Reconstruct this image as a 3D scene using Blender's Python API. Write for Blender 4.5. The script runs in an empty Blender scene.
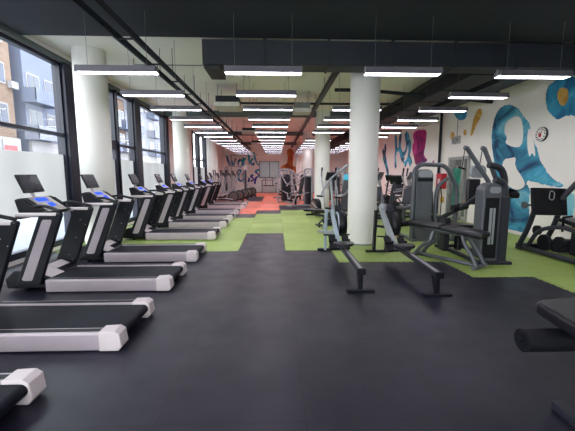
import bpy, bmesh, math, random
from mathutils import Vector, Matrix, Euler
random.seed(7)
PI = math.pi
C = bpy.context.scene.collection

# ------------------------------------------------------------------ materials
def lin(c):
    return tuple(((x/255)/12.92 if x/255 <= .04045 else ((x/255+.055)/1.055)**2.4) for x in c)

def mat(name, rgb, rough=.5, metal=0., var=.08, scale=8., coat=0., bump=0., spec=.5):
    """principled surface whose colour and roughness are broken up by procedural noise"""
    m = bpy.data.materials.new(name); m.use_nodes = True
    nt = m.node_tree; b = nt.nodes['Principled BSDF']
    col = lin(rgb)
    tc = nt.nodes.new('ShaderNodeTexCoord'); nz = nt.nodes.new('ShaderNodeTexNoise')
    nz.inputs['Scale'].default_value = scale; nz.inputs['Detail'].default_value = 4
    nt.links.new(tc.outputs['Object'], nz.inputs['Vector'])
    rp = nt.nodes.new('ShaderNodeValToRGB')
    rp.color_ramp.elements[0].position = .3; rp.color_ramp.elements[1].position = .7
    rp.color_ramp.elements[0].color = (*[x*(1-var) for x in col], 1)
    rp.color_ramp.elements[1].color = (*[min(1, x*(1+var)) for x in col], 1)
    nt.links.new(nz.outputs['Fac'], rp.inputs['Fac']); nt.links.new(rp.outputs['Color'], b.inputs['Base Color'])
    b.inputs['Roughness'].default_value = rough; b.inputs['Metallic'].default_value = metal
    b.inputs['Specular IOR Level'].default_value = spec
    if coat: b.inputs['Coat Weight'].default_value = coat
    if bump:
        bp = nt.nodes.new('ShaderNodeBump'); bp.inputs['Strength'].default_value = bump; bp.inputs['Distance'].default_value = .01
        n2 = nt.nodes.new('ShaderNodeTexNoise'); n2.inputs['Scale'].default_value = scale*14
        nt.links.new(tc.outputs['Object'], n2.inputs['Vector'])
        nt.links.new(n2.outputs['Fac'], bp.inputs['Height']); nt.links.new(bp.outputs['Normal'], b.inputs['Normal'])
    return m

def emit(name, rgb, s):
    m = bpy.data.materials.new(name); m.use_nodes = True
    nt = m.node_tree; nt.nodes.clear()
    o = nt.nodes.new('ShaderNodeOutputMaterial'); e = nt.nodes.new('ShaderNodeEmission')
    e.inputs['Color'].default_value = (*lin(rgb), 1); e.inputs['Strength'].default_value = s
    nt.links.new(e.outputs[0], o.inputs[0]); return m

def two_tone(name, a, b_, scale, lo=.4, hi=.6, rough=.7, stretch=(1,1,1), c3=None, hi3=.8):
    """watercolour-like mix of two paints"""
    m = mat(name, a, rough); nt = m.node_tree; b = nt.nodes['Principled BSDF']
    tc = nt.nodes.new('ShaderNodeTexCoord'); mp = nt.nodes.new('ShaderNodeMapping'); mp.inputs['Scale'].default_value = stretch
    nz = nt.nodes.new('ShaderNodeTexNoise'); nz.inputs['Scale'].default_value = scale; nz.inputs['Detail'].default_value = 5; nz.inputs['Distortion'].default_value = .8
    rp = nt.nodes.new('ShaderNodeValToRGB')
    rp.color_ramp.elements[0].position = lo; rp.color_ramp.elements[1].position = hi
    rp.color_ramp.elements[0].color = (*lin(a), 1); rp.color_ramp.elements[1].color = (*lin(b_), 1)
    if c3:
        e = rp.color_ramp.elements.new(hi3); e.color = (*lin(c3), 1)
    nt.links.new(tc.outputs['Object'], mp.inputs[0]); nt.links.new(mp.outputs[0], nz.inputs['Vector'])
    nt.links.new(nz.outputs['Fac'], rp.inputs['Fac']); nt.links.new(rp.outputs['Color'], b.inputs['Base Color'])
    return m

def glass(name, tint, gloss=.08, rough=.02):
    m = bpy.data.materials.new(name); m.use_nodes = True
    nt = m.node_tree; nt.nodes.clear()
    o = nt.nodes.new('ShaderNodeOutputMaterial'); t = nt.nodes.new('ShaderNodeBsdfTransparent'); g = nt.nodes.new('ShaderNodeBsdfGlossy')
    mx = nt.nodes.new('ShaderNodeMixShader'); fr = nt.nodes.new('ShaderNodeFresnel'); fr.inputs['IOR'].default_value = 1.45
    t.inputs['Color'].default_value = (*tint, 1); g.inputs['Roughness'].default_value = rough
    ge = nt.nodes.new('ShaderNodeNewGeometry'); iv = nt.nodes.new('ShaderNodeMath'); iv.operation = 'SUBTRACT'; iv.inputs[0].default_value = 1
    ml = nt.nodes.new('ShaderNodeMath'); ml.operation = 'MULTIPLY'      # only the outer face of a pane reflects
    nt.links.new(ge.outputs['Backfacing'], iv.inputs[1]); nt.links.new(fr.outputs[0], ml.inputs[0]); nt.links.new(iv.outputs[0], ml.inputs[1])
    nt.links.new(ml.outputs[0], mx.inputs[0]); nt.links.new(t.outputs[0], mx.inputs[1]); nt.links.new(g.outputs[0], mx.inputs[2])
    nt.links.new(mx.outputs[0], o.inputs[0]); return m

def frosted(name, col):
    m = bpy.data.materials.new(name); m.use_nodes = True
    nt = m.node_tree; nt.nodes.clear()
    o = nt.nodes.new('ShaderNodeOutputMaterial'); t = nt.nodes.new('ShaderNodeBsdfTranslucent'); d = nt.nodes.new('ShaderNodeBsdfDiffuse')
    mx = nt.nodes.new('ShaderNodeMixShader'); mx.inputs[0].default_value = .35
    tc = nt.nodes.new('ShaderNodeTexCoord'); wv = nt.nodes.new('ShaderNodeTexWave'); wv.bands_direction = 'Y'
    wv.inputs['Scale'].default_value = .35; wv.inputs['Distortion'].default_value = 1.5
    rp = nt.nodes.new('ShaderNodeValToRGB')
    rp.color_ramp.elements[0].color = (*[c*.93 for c in col], 1); rp.color_ramp.elements[1].color = (*col, 1)
    nt.links.new(tc.outputs['Object'], wv.inputs['Vector']); nt.links.new(wv.outputs['Fac'], rp.inputs['Fac'])
    nt.links.new(rp.outputs[0], t.inputs['Color']); nt.links.new(rp.outputs[0], d.inputs['Color'])
    nt.links.new(t.outputs[0], mx.inputs[1]); nt.links.new(d.outputs[0], mx.inputs[2]); nt.links.new(mx.outputs[0], o.inputs[0])
    return m

def rubber_floor(name, rgb, rgb2, rough=.42):
    """interlocking rubber mat: mottled, scuffed, with thin seams every 0.96 m"""
    m = mat(name, rgb, rough, spec=.35); nt = m.node_tree; b = nt.nodes['Principled BSDF']
    tc = nt.nodes.new('ShaderNodeTexCoord')
    n1 = nt.nodes.new('ShaderNodeTexNoise'); n1.inputs['Scale'].default_value = .9; n1.inputs['Detail'].default_value = 8; n1.inputs['Roughness'].default_value = .65
    rp = nt.nodes.new('ShaderNodeValToRGB'); rp.color_ramp.elements[0].position = .35; rp.color_ramp.elements[1].position = .68
    rp.color_ramp.elements[0].color = (*lin(rgb), 1); rp.color_ramp.elements[1].color = (*lin(rgb2), 1)
    nt.links.new(tc.outputs['Object'], n1.inputs['Vector']); nt.links.new(n1.outputs['Fac'], rp.inputs['Fac'])
    mp = nt.nodes.new('ShaderNodeMapping'); mp.inputs['Location'].default_value = (-.19, -.02, 0)
    br = nt.nodes.new('ShaderNodeTexBrick'); br.offset = 0; br.squash = 1
    br.inputs['Scale'].default_value = 1; br.inputs['Brick Width'].default_value = .972; br.inputs['Row Height'].default_value = .98
    br.inputs['Mortar Size'].default_value = .006; br.inputs['Mortar Smooth'].default_value = .5
    br.inputs['Color1'].default_value = (1, 1, 1, 1); br.inputs['Color2'].default_value = (.74, .74, .76, 1); br.inputs['Mortar'].default_value = (.4, .4, .4, 1)
    nt.links.new(tc.outputs['Object'], mp.inputs[0]); nt.links.new(mp.outputs[0], br.inputs['Vector'])
    mx = nt.nodes.new('ShaderNodeMixRGB'); mx.blend_type = 'MULTIPLY'; mx.inputs[0].default_value = 1
    nt.links.new(rp.outputs[0], mx.inputs[1]); nt.links.new(br.outputs['Color'], mx.inputs[2]); nt.links.new(mx.outputs[0], b.inputs['Base Color'])
    n2 = nt.nodes.new('ShaderNodeTexNoise'); n2.inputs['Scale'].default_value = 3; n2.inputs['Detail'].default_value = 6
    mr = nt.nodes.new('ShaderNodeMapRange'); mr.inputs['To Min'].default_value = rough-.1; mr.inputs['To Max'].default_value = rough+.14
    nt.links.new(tc.outputs['Object'], n2.inputs['Vector']); nt.links.new(n2.outputs['Fac'], mr.inputs[0]); nt.links.new(mr.outputs[0], b.inputs['Roughness'])
    n3 = nt.nodes.new('ShaderNodeTexNoise'); n3.inputs['Scale'].default_value = 160
    bp = nt.nodes.new('ShaderNodeBump'); bp.inputs['Strength'].default_value = .25; bp.inputs['Distance'].default_value = .004
    nt.links.new(tc.outputs['Object'], n3.inputs['Vector']); nt.links.new(n3.outputs['Fac'], bp.inputs['Height']); nt.links.new(bp.outputs['Normal'], b.inputs['Normal'])
    return m

def brickmat(name, c1, c2, mortar):
    m = mat(name, c1, .85); nt = m.node_tree; b = nt.nodes['Principled BSDF']
    tc = nt.nodes.new('ShaderNodeTexCoord'); sp = nt.nodes.new('ShaderNodeSeparateXYZ'); cb = nt.nodes.new('ShaderNodeCombineXYZ')
    br = nt.nodes.new('ShaderNodeTexBrick'); br.inputs['Scale'].default_value = 1; br.inputs['Brick Width'].default_value = .6; br.inputs['Row Height'].default_value = .2
    br.inputs['Mortar Size'].default_value = .012
    br.inputs['Color1'].default_value = (*lin(c1), 1); br.inputs['Color2'].default_value = (*lin(c2), 1); br.inputs['Mortar'].default_value = (*lin(mortar), 1)
    nt.links.new(tc.outputs['Object'], sp.inputs[0]); nt.links.new(sp.outputs['Y'], cb.inputs['X']); nt.links.new(sp.outputs['Z'], cb.inputs['Y'])
    nt.links.new(cb.outputs[0], br.inputs['Vector']); nt.links.new(br.outputs['Color'], b.inputs['Base Color'])
    return m

W = dict(
 wall=mat('painted_wall', (238,233,228), .75, var=.03, scale=1.5),
 ceil=mat('painted_ceiling', (240,236,228), .85, var=.05, scale=.8),
 soffit=mat('dark_soffit', (30,36,46), .8, var=.12, scale=1.2),
 column=mat('painted_column', (218,216,211), .6, var=.03, scale=1.2),
 rubber=rubber_floor('black_rubber_mat', (11,14,31), (40,38,53), .38),
 green=rubber_floor('green_rubber_mat', (150,176,86), (172,194,110), .5),
 orange=rubber_floor('orange_rubber_mat', (234,116,90), (242,134,108), .5),
 frame=mat('dark_window_frame', (15,19,42), .45, var=.06),
 duct=mat('dark_duct_paint', (27,33,43), .6, var=.1, scale=2),
 steel=mat('grey_galvanised_steel', (118,122,122), .5, .5, var=.1, scale=3),
 beam=mat('grey_painted_beam', (84,92,92), .7, var=.06, scale=2),
 lamp_body=mat('grey_lamp_housing', (108,106,116), .5, .2),
 lamp=emit('lit_lamp_diffuser', (250,244,255), 12.0),
 belt=mat('treadmill_belt', (10,11,26), .58, var=.3, scale=2.5, spec=.2),
 black=mat('black_plastic', (11,12,21), .45, var=.12, scale=6, spec=.3),
 blackm=mat('matt_black_rubber', (9,9,17), .65, var=.15, scale=10, bump=.2, spec=.3),
 vinyl=mat('black_vinyl', (16,16,24), .38, var=.15, scale=7, bump=.08),
 silver=mat('silver_plastic', (172,160,167), .38, .15, var=.05, scale=3),
 white=mat('off_white_plastic', (204,192,194), .42, var=.04, scale=3),
 chrome=mat('brushed_chrome', (160,160,168), .3, .85, var=.05, scale=9),
 grey=mat('grey_metal_paint', (92,95,102), .42, .35, var=.08, scale=4),
 dgrey=mat('dark_grey_metal_paint', (42,44,54), .42, .35, var=.1, scale=4),
 lgrey=mat('light_grey_metal_paint', (150,154,160), .42, .2, var=.06, scale=4),
 bluegrey=mat('pale_blue_grey_paint', (150,164,178), .4, .1, var=.06, scale=4),
 rail=mat('dark_rail', (44,44,54), .4, .3),
 screen=mat('dark_screen', (38,44,56), .18, var=.1, scale=2),
 blue=emit('lit_blue_display', (50,84,250), 1.3),
 console=mat('console_grey', (186,180,174), .45, var=.08, scale=10),
 button=mat('pale_buttons', (200,196,190), .5),
 wood=mat('pale_wood', (190,150,105), .5),
 yellow=mat('yellow_sticker', (214,176,64), .55),
 red=mat('red_paint', (186,30,44), .45),
 teal=mat('teal_plastic', (40,160,186), .45),
 brown=mat('brown_grey_shroud', (92,76,74), .45),
 poster=two_tone('green_poster', (14,110,88), (30,140,112), 3),
 alu=mat('aluminium_frame', (160,162,160), .4, .4),
 mirror=mat('mirror_glass', (170,180,176), .08, .7, var=.1, scale=1.5),
 clear=glass('window_glass', (.93,.96,.97)),
 frost=frosted('frosted_film', (.68,.67,.66)),
 greyglass=mat('grey_partition_glass', (150,156,160), .25, .1, var=.08, scale=1.2),
 mteal=two_tone('mural_teal', (10,58,96), (66,160,192), 1.3, .36, .56, stretch=(1,.8,1.2), c3=(150,206,218), hi3=.68),
 mblue=two_tone('mural_blue', (16,100,150), (60,164,204), 1.8, .38, .58, c3=(130,198,220), hi3=.72),
 mlight=two_tone('mural_pale_blue', (104,184,206), (150,206,220), 1.5),
 mochre=two_tone('mural_ochre', (196,140,58), (222,178,96), 3),
 mmag=two_tone('mural_magenta', (110,16,84), (200,44,140), 1.3, .36, .56, c3=(226,110,176), hi3=.7),
 mpurple=two_tone('mural_purple', (84,16,92), (150,24,84), 1.5),
 mcyan=two_tone('mural_cyan', (24,52,84), (60,172,206), 1.4, .42, .55),
 morange=two_tone('mural_orange', (168,72,30), (230,140,60), 1.3, .4, .62),
 letter=two_tone('mural_lettering', (60,34,140), (20,150,180), 1.1, .42, .58),
 brick=brickmat('tan_brick', (94,73,62), (106,86,74), (108,102,96)),
 facade=mat('pale_facade', (108,110,124), .85, var=.08, scale=.4),
 facade2=mat('blue_grey_facade', (86,92,112), .85, var=.08, scale=.4),
 facade3=mat('brown_panel', (84,66,58), .85, var=.1, scale=.6),
 fwin=mat('facade_window', (36,46,70), .25, var=.2, scale=.5),
 fwhite=mat('white_render', (130,128,132), .8, var=.04, scale=.5),
 snow=mat('snowy_street', (122,124,130), .9, var=.04, scale=.3),
)

# ------------------------------------------------------------------ mesh builder
class MB:
    def __init__(s): s.v = []; s.f = []; s.sm = []; s.mi = []; s.cur = 0
    def add(s, vs, fs, smooth=False):
        o = len(s.v); s.v += [Vector(v) for v in vs]
        for f in fs: s.f.append([i+o for i in f]); s.sm.append(smooth); s.mi.append(s.cur)
        return s
    def box(s, c, d, rot=None):
        x, y, z = d[0]/2, d[1]/2, d[2]/2
        vs = [Vector(p) for p in ((-x,-y,-z),(x,-y,-z),(x,y,-z),(-x,y,-z),(-x,-y,z),(x,-y,z),(x,y,z),(-x,y,z))]
        if rot is not None:
            R = Euler(rot).to_matrix(); vs = [R @ v for v in vs]
        c = Vector(c)
        return s.add([v+c for v in vs], [(0,3,2,1),(4,5,6,7),(0,1,5,4),(1,2,6,5),(2,3,7,6),(3,0,4,7)])
    def bb(s, x0, x1, y0, y1, z0, z1): return s.box(((x0+x1)/2,(y0+y1)/2,(z0+z1)/2), (abs(x1-x0),abs(y1-y0),abs(z1-z0)))
    def prism(s, poly, axis, a, b):
        """poly in the two remaining axes (x: (y,z), y: (x,z), z: (x,y)), swept from a to b"""
        n = len(poly)
        def P(p, t):
            return (t,p[0],p[1]) if axis == 'x' else ((p[0],t,p[1]) if axis == 'y' else (p[0],p[1],t))
        vs = [P(p,a) for p in poly]+[P(p,b) for p in poly]
        fs = [tuple(range(n)), tuple(range(2*n-1, n-1, -1))]+[(i,i+n,(i+1)%n+n,(i+1)%n) for i in range(n)]
        return s.add(vs, fs)
    def tube(s, pts, r, n=8, closed=False, cap=True):
        pts = [Vector(p) for p in pts]; m = len(pts)
        rr = r if isinstance(r, (list, tuple)) else [r]*m
        up = None; rings = []
        for i, p in enumerate(pts):
            if closed: a = pts[i-1]; b = pts[(i+1) % m]
            else: a = pts[max(0,i-1)]; b = pts[min(m-1,i+1)]
            d1 = (p-a); d2 = (b-p)
            t = (d1.normalized() if d1.length > 1e-7 else Vector())+(d2.normalized() if d2.length > 1e-7 else Vector())
            t = t.normalized() if t.length > 1e-6 else Vector((0,0,1))
            if up is None:
                up = Vector((0,0,1)) if abs(t.z) < .9 else Vector((1,0,0))
            u = (up-t*up.dot(t)).normalized(); w = t.cross(u); up = u
            k = 1.
            if d1.length > 1e-7 and d2.length > 1e-7:
                cs = max(.35, math.cos(d1.angle(d2)/2)); k = 1/cs
            rings.append([p+(u*math.cos(q)*1+w*math.sin(q)*1)*rr[i]*(k if k < 1.5 else 1.2) for q in [2*PI*j/n for j in range(n)]])
        vs = [v for rg in rings for v in rg]; fs = []
        for i in range(m if closed else m-1):
            a = i*n; b = ((i+1) % m)*n
            for j in range(n): fs.append((a+j, a+(j+1)%n, b+(j+1)%n, b+j))
        s.add(vs, fs, True)
        if cap and not closed:
            s.add(rings[0], [tuple(range(n-1,-1,-1))]); s.add(rings[-1], [tuple(range(n))])
        return s
    def cyl(s, a, b, r, n=16, r2=None): return s.tube([a, b], [r, r if r2 is None else r2], n)
    def disc(s, c, axis, r, t, n=24):
        d = {'x':Vector((1,0,0)),'y':Vector((0,1,0)),'z':Vector((0,0,1))}[axis]; c = Vector(c)
        return s.tube([c-d*t/2, c-d*t/2*.98, c+d*t/2*.98, c+d*t/2], [r*.93, r, r, r*.93], n)
    def ball(s, c, r, n=10, sc=(1,1,1)):
        c = Vector(c); vs = [c+Vector((0,0,r*sc[2]))]; fs = []
        m = n//2
        for i in range(1, m):
            a = PI*i/m
            for j in range(n):
                q = 2*PI*j/n; vs.append(c+Vector((r*sc[0]*math.sin(a)*math.cos(q), r*sc[1]*math.sin(a)*math.sin(q), r*sc[2]*math.cos(a))))
        vs.append(c-Vector((0,0,r*sc[2])))
        for j in range(n): fs.append((0,1+j,1+(j+1)%n))
        for i in range(m-2):
            for j in range(n): fs.append((1+i*n+j,1+(i+1)*n+j,1+(i+1)*n+(j+1)%n,1+i*n+(j+1)%n))
        L = len(vs)-1; o = 1+(m-2)*n
        for j in range(n): fs.append((L,o+(j+1)%n,o+j))
        return s.add(vs, fs, True)
    def build(s, name, m, parent=None, bevel=0., loc=None):
        me = bpy.data.meshes.new(name); me.from_pydata([tuple(v) for v in s.v], [], s.f)
        ms = m if isinstance(m, (list, tuple)) else [m]
        for q in ms: me.materials.append(q)
        me.polygons.foreach_set('use_smooth', s.sm); me.polygons.foreach_set('material_index', s.mi)
        bm = bmesh.new(); bm.from_mesh(me); bmesh.ops.recalc_face_normals(bm, faces=bm.faces); bm.to_mesh(me); bm.free()
        me.update()
        o = bpy.data.objects.new(name, me); C.objects.link(o)
        if loc: o.location = loc
        if parent: o.parent = parent
        if bevel:
            b = o.modifiers.new('bevel', 'BEVEL'); b.width = bevel; b.segments = 2; b.limit_method = 'ANGLE'; b.angle_limit = .7
        return o

def fillet(pts, r, n=4):
    """round the corners of a polyline"""
    pts = [Vector(p) for p in pts]; out = [pts[0]]
    for i in range(1, len(pts)-1):
        p = pts[i]; a = (pts[i-1]-p); b = (pts[i+1]-p); q = min(r, a.length*.45, b.length*.45)
        A = p+a.normalized()*q; B = p+b.normalized()*q
        for k in range(n+1):
            t = k/n; out.append(A*(1-t)**2+p*2*t*(1-t)+B*t*t)
    out.append(pts[-1]); return out

def chaikin(pts, it=2):
    for _ in range(it):
        o = []
        for i in range(len(pts)):
            a, b = pts[i], pts[(i+1) % len(pts)]
            o += [tuple(a[k]*.75+b[k]*.25 for k in range(len(a))), tuple(a[k]*.25+b[k]*.75 for k in range(len(a)))]
        pts = o
    return pts

def rrect(x0, x1, y0, y1, r, n=4):
    out = []
    for cx, cy, a0 in ((x1-r,y1-r,0),(x0+r,y1-r,PI/2),(x0+r,y0+r,PI),(x1-r,y0+r,1.5*PI)):
        for k in range(n+1):
            a = a0+PI/2*k/n; out.append((cx+r*math.cos(a), cy+r*math.sin(a)))
    return out

def thing(name, label, cat, loc, rz=0, group=None):
    o = bpy.data.objects.new(name, None); C.objects.link(o); o.empty_display_size = .1
    o.location = loc; o.rotation_euler = (0,0,rz); o['label'] = label; o['category'] = cat
    if group: o['group'] = group
    return o
def tag(o, label, cat, group=None):
    o['label'] = label; o['category'] = cat
    if group: o['group'] = group
    return o
def struct(o): o['kind'] = 'structure'; return o
def kids(o): return [c for c in C.objects if c.parent == o]
def dup(root, loc, rz, label, group=None):
    ch = {}
    for o in C.objects:
        if o.parent: ch.setdefault(o.parent, []).append(o)
    def cp(o, par):
        c = o.copy(); C.objects.link(c)
        if par: c.parent = par
        for k in ch.get(o, []): cp(k, c)
        return c
    r = cp(root, None); r.location = loc; r.rotation_euler = (0,0,rz); r['label'] = label
    if group: r['group'] = group
    return r

# outlines on the walls, in metres
FIG_TOP = [(9.64, 1.77), (9.91, 2.52), (9.91, 3.1), (9.69, 3.49), (9.26, 3.51), (8.87, 3.33), (8.62, 3.03), (8.41, 2.86), (8.36, 2.55), (8.13, 2.28), (8.0, 1.94), (7.86, 1.79), (7.72, 1.62), (7.53, 1.46), (7.25, 1.38), (7.26, 1.29), (7.68, 1.34), (8.12, 1.4), (8.36, 1.45), (8.37, 1.24), (8.65, 1.13), (9.1, 1.02), (9.45, 1.08), (9.59, 1.48)]
CAV = [(9.3, 2.02), (9.02, 2.03), (8.81, 2.06), (8.84, 1.81), (8.47, 1.47), (8.38, 1.29), (8.65, 1.16), (8.92, 1.22), (9.19, 1.4), (9.35, 1.71)]
FACE = [(8.93, 3.16), (9.34, 3.04), (9.37, 2.77), (9.21, 2.59), (9.31, 2.46), (8.94, 2.31), (8.64, 2.31), (8.61, 2.68), (8.73, 3.03)]
GAP = [(8.48, 2.71), (8.38, 2.75), (8.2, 2.29), (8.13, 1.99), (8.28, 2.15), (8.33, 2.0), (8.45, 2.31)]
FIG_LOW = [(9.41, 1.14), (9.13, 1.27), (8.8, 1.17), (8.6, 1.39), (8.21, 1.3), (8.22, 0.82), (8.14, 0.39), (8.12, -0.02), (8.37, 0.02), (8.71, 0.04), (8.98, -0.04), (9.24, 0.03), (9.42, 0.27), (9.47, 0.85)]
FIG_SIDE = [(7.26, 1.06), (7.02, 1.21), (6.94, 1.13), (6.92, 0.72), (7.08, 0.64), (7.18, 0.85)]
BLOB = [(7.99, 3.42), (7.96, 3.66), (7.74, 3.74), (7.52, 3.7), (7.22, 3.68), (6.95, 3.52), (6.78, 3.19), (6.83, 2.94), (7.05, 2.82), (7.35, 2.89), (7.58, 2.82), (7.7, 2.91), (7.89, 3.05), (7.97, 3.28)]
BLOBC = [(7.67, 3.35), (7.63, 3.51), (7.53, 3.53), (7.39, 3.45), (7.34, 3.25), (7.43, 3.1), (7.56, 3.15)]
TOPR = [(7.33, 4.0), (7.21, 4.0), (7.11, 3.77), (7.14, 3.6), (7.27, 3.67)]
DROP1 = [(10.72, 3.65), (10.51, 3.64), (10.46, 3.42), (10.62, 3.27), (10.81, 3.04), (10.92, 2.83), (11.04, 2.85), (10.98, 3.1), (10.91, 3.4)]
DROP2 = [(11.45, 3.09), (11.3, 3.11), (11.25, 2.94), (11.37, 2.88), (11.46, 2.96)]
DROP3 = [(12.31, 3.06), (12.18, 3.15), (12.03, 3.06), (12.04, 2.89), (12.21, 2.83), (12.32, 2.95)]
DOME = [(12.26, 3.87), (11.28, 3.69), (11.32, 3.47), (11.62, 3.42), (11.95, 3.54)]
MAG = [(15.64, 3.53), (15.41, 3.57), (14.89, 3.54), (14.37, 3.49), (14.28, 3.26), (14.33, 2.86), (14.49, 2.53), (14.42, 2.35), (14.02, 2.18), (14.32, 2.09), (14.89, 2.07), (15.3, 1.99), (15.45, 2.29), (15.67, 2.6), (15.78, 2.91), (15.54, 3.11), (15.75, 3.36)]
MAGD = [(15.36, 2.47), (15.08, 2.53), (14.85, 2.44), (14.6, 2.45), (14.41, 2.25), (14.02, 2.18), (14.32, 2.09), (14.89, 2.07), (15.3, 2.01), (15.45, 2.29)]
PURP = [(13.61, 2.13), (13.5, 2.14), (13.44, 2.06), (13.54, 2.01), (13.63, 2.05)]
B1 = [(18.04, 3.65), (17.88, 2.91), (17.98, 2.49), (17.82, 1.92)]
B2 = [(17.26, 3.65), (17.38, 3.13), (17.08, 2.45), (16.67, 2.27)]
B3 = [(16.67, 3.62), (16.42, 3.2), (16.51, 2.74), (16.98, 2.56), (17.36, 2.88), (17.87, 2.83)]
B4 = [(16.22, 3.26), (16.04, 2.86), (16.22, 2.33), (16.6, 2.04)]
B5 = [(16.57, 3.59), (16.22, 3.26)]
B6 = [(16.13, 2.44), (15.79, 2.04)]
B7 = [(19.69, 3.33), (19.69, 2.86), (19.96, 2.54), (19.38, 2.09), (18.9, 1.35)]
B8 = [(20.17, 3.03), (19.59, 2.48), (19.13, 1.72)]
W0 = [(-4.34, 3.21), (-4.2, 2.67), (-4.03, 2.27), (-3.93, 2.79), (-3.82, 2.27), (-3.56, 2.97)]
W1 = [(-3.16, 2.88), (-3.32, 2.67), (-3.33, 2.39), (-3.17, 2.24), (-3.01, 2.43), (-3.03, 2.73), (-3.16, 2.88)]
W2 = [(-2.91, 3.03), (-2.86, 2.34)]
W3 = [(-2.87, 2.73), (-2.78, 2.93), (-2.66, 2.9)]
W4 = [(-2.41, 3.52), (-2.39, 2.97), (-2.34, 2.46)]
W5 = [(-2.02, 2.95), (-2.19, 2.79), (-2.2, 2.51), (-2.05, 2.42), (-1.92, 2.61)]
W6 = [(-1.96, 3.52), (-1.85, 2.98), (-1.69, 2.55), (-1.51, 2.39)]
W7 = [(-3.39, 1.9), (-3.11, 1.93), (-3.27, 1.57), (-3.35, 1.2), (-3.13, 0.95), (-2.94, 1.14)]
W8 = [(-2.84, 1.88), (-2.9, 1.26), (-2.86, 0.77)]
W9 = [(-2.51, 1.39), (-2.68, 1.2), (-2.64, 0.95), (-2.45, 0.99), (-2.39, 1.26), (-2.39, 0.92)]
W10 = [(-2.01, 1.51), (-2.24, 1.39), (-1.99, 1.14), (-2.24, 0.94)]
W11 = [(-1.51, 2.0), (-1.81, 1.8), (-1.54, 1.48), (-1.82, 1.2), (-1.9, 0.71)]
SKY, EXPO = 5.2, 0.75
# ------------------------------------------------------------------ the room shell
XL, XR, YB, YF, ZC = -4.62, 6.42, -3.2, 30.0, 4.2      # window wall, mural wall, wall behind, far wall, ceiling
def slab(name, m, *a, **k): return struct(MB().bb(*a).build(name, m, **k))
slab('floor', W['rubber'], XL-.3, XR+.3, YB-.3, YF+.3, -.2, 0)
slab('ceiling', W['ceil'], XL-.3, XR+.3, YB-.3, YF+.3, ZC, ZC+.25)
slab('ceiling', W['soffit'], XL+.02, XR, YB, 6.45, 4.06, ZC)
struct(MB().bb(XL-.3,-4.0,YB-.3,YB,0,ZC).bb(1.5,XR+.3,YB-.3,YB,0,ZC).bb(-4.0,1.5,YB-.3,YB,3.9,ZC).bb(-4.0,1.5,YB-.3,YB,0,.1).build('wall_back', W['wall']))
gf = MB().bb(-4,1.5,YB-.2,YB-.1,3.8,3.9).bb(-4,1.5,YB-.2,YB-.1,.1,.2)
for k in range(4): gf.bb(-4+k*1.8,-3.9+k*1.8,YB-.2,YB-.1,.2,3.8)
gf = struct(gf.build('window_10', W['frame']))  # unseen window, added to let daylight in from behind the camera
MB().bb(-3.95,1.45,YB-.16,YB-.15,.2,3.8).build('pane', W['clear'], gf)
wall_right = slab('wall_right', W['wall'], XR, XR+.3, YB, YF+.3, 0, ZC)

def teeth(pts, amp=.012, pitch=.055):
    """outline of interlocking mats: small square-ish knobs along each edge"""
    out = []
    for i, a in enumerate(pts):
        b = pts[(i+1) % len(pts)]; a = Vector(a); b = Vector(b); L = (b-a).length; n = max(2, int(L/pitch)); d = (b-a)/L; nn = Vector((-d.y, d.x))
        if n > 320: n = 320
        for k in range(n):
            t = (b-a)*(k/n)+a; out.append(tuple(t+nn*(amp if k % 2 else -amp)))
    return out
def mats(name, m, outline, z=.006):
    return struct(MB().prism(teeth(outline), 'z', .0005, z).build(name, m))
mats('floor', W['green'], [(-4.58,6.84),(-.8,6.84),(-.8,8.93),(.19,8.93),(.19,6.84),(1.15,6.84),(1.15,5.88),(3.07,5.88),(3.07,4.93),(4.03,4.93),(4.03,2.97),(6.38,2.97),
   (6.38,14.6),(.19,14.6),(.19,13.34),(-.8,13.34),(-.8,12.14),(-4.58,12.14)])
mats('floor', W['orange'], [(-4.58,13.4),(-.85,13.4),(-.85,14.65),(.14,14.65),(.14,17.1),(1.4,17.1),(6.38,17.1),(6.38,28.3),(-4.58,28.3)])
for r in ([(-1.8,19.6),(-.85,19.6),(-.85,23.6),(-1.8,23.6)], [(-.2,22.2),(.8,22.2),(.8,23.4),(-.2,23.4)]):
    mats('floor', W['rubber'], r, .011)

# window wall: piers, head and sill, framed bays between
wl = MB()
bays = [(-2.6,.2),(.5,3.75),(4.05,7.66),(8.0,10.02),(10.08,11.28),(11.72,14.3),(18.9,20.3),(20.55,22.3)]
wl.bb(XL-.25, XL, YB, YF+.3, 3.98, ZC).bb(XL-.25, XL, YB, YF+.3, 0, .08)
wl.bb(XL-.25, XL, YB, -2.6, .08, 3.98).bb(XL-.25, XL, .2, .5, .08, 3.98).bb(XL-.25, XL, 14.65, 18.85, .08, 3.98).bb(XL-.25, XL, 22.4, YF+.3, .08, 3.98)
wall_left = struct(wl.build('wall_left', W['wall']))
for i, (a, b) in enumerate(bays):
    f = MB(); t = .05; x0, x1 = XL-.12, XL+.0
    f.bb(x0, x1, a, a+t, .08, 3.98).bb(x0, x1, b-t, b, .08, 3.98).bb(x0, x1, a, b, 3.9, 3.98).bb(x0, x1, a, b, .08, .2)
    f.bb(x0, x1, a, b, 2.41, 2.48)
    if i == 3:   # this bay holds a door
        f.bb(x0-.01, x1+.03, a+.1, b-.08, 2.3, 2.55)
    fr = struct(f.build('window_%d' % (i+1), W['frame'], bevel=.006))
    MB().bb(XL-.075, XL-.07, a+t, b-t, 2.48, 3.9).build('upper_pane', W['clear'], fr)
    MB().bb(XL-.075, XL-.07, a+t, b-t, .2, 2.41).build('lower_pane', W['clear'], fr)
    MB().bb(XL-.069, XL-.066, a+t, b-t, .78, 2.02).build('frosted_film', W['frost'], fr)
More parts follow.
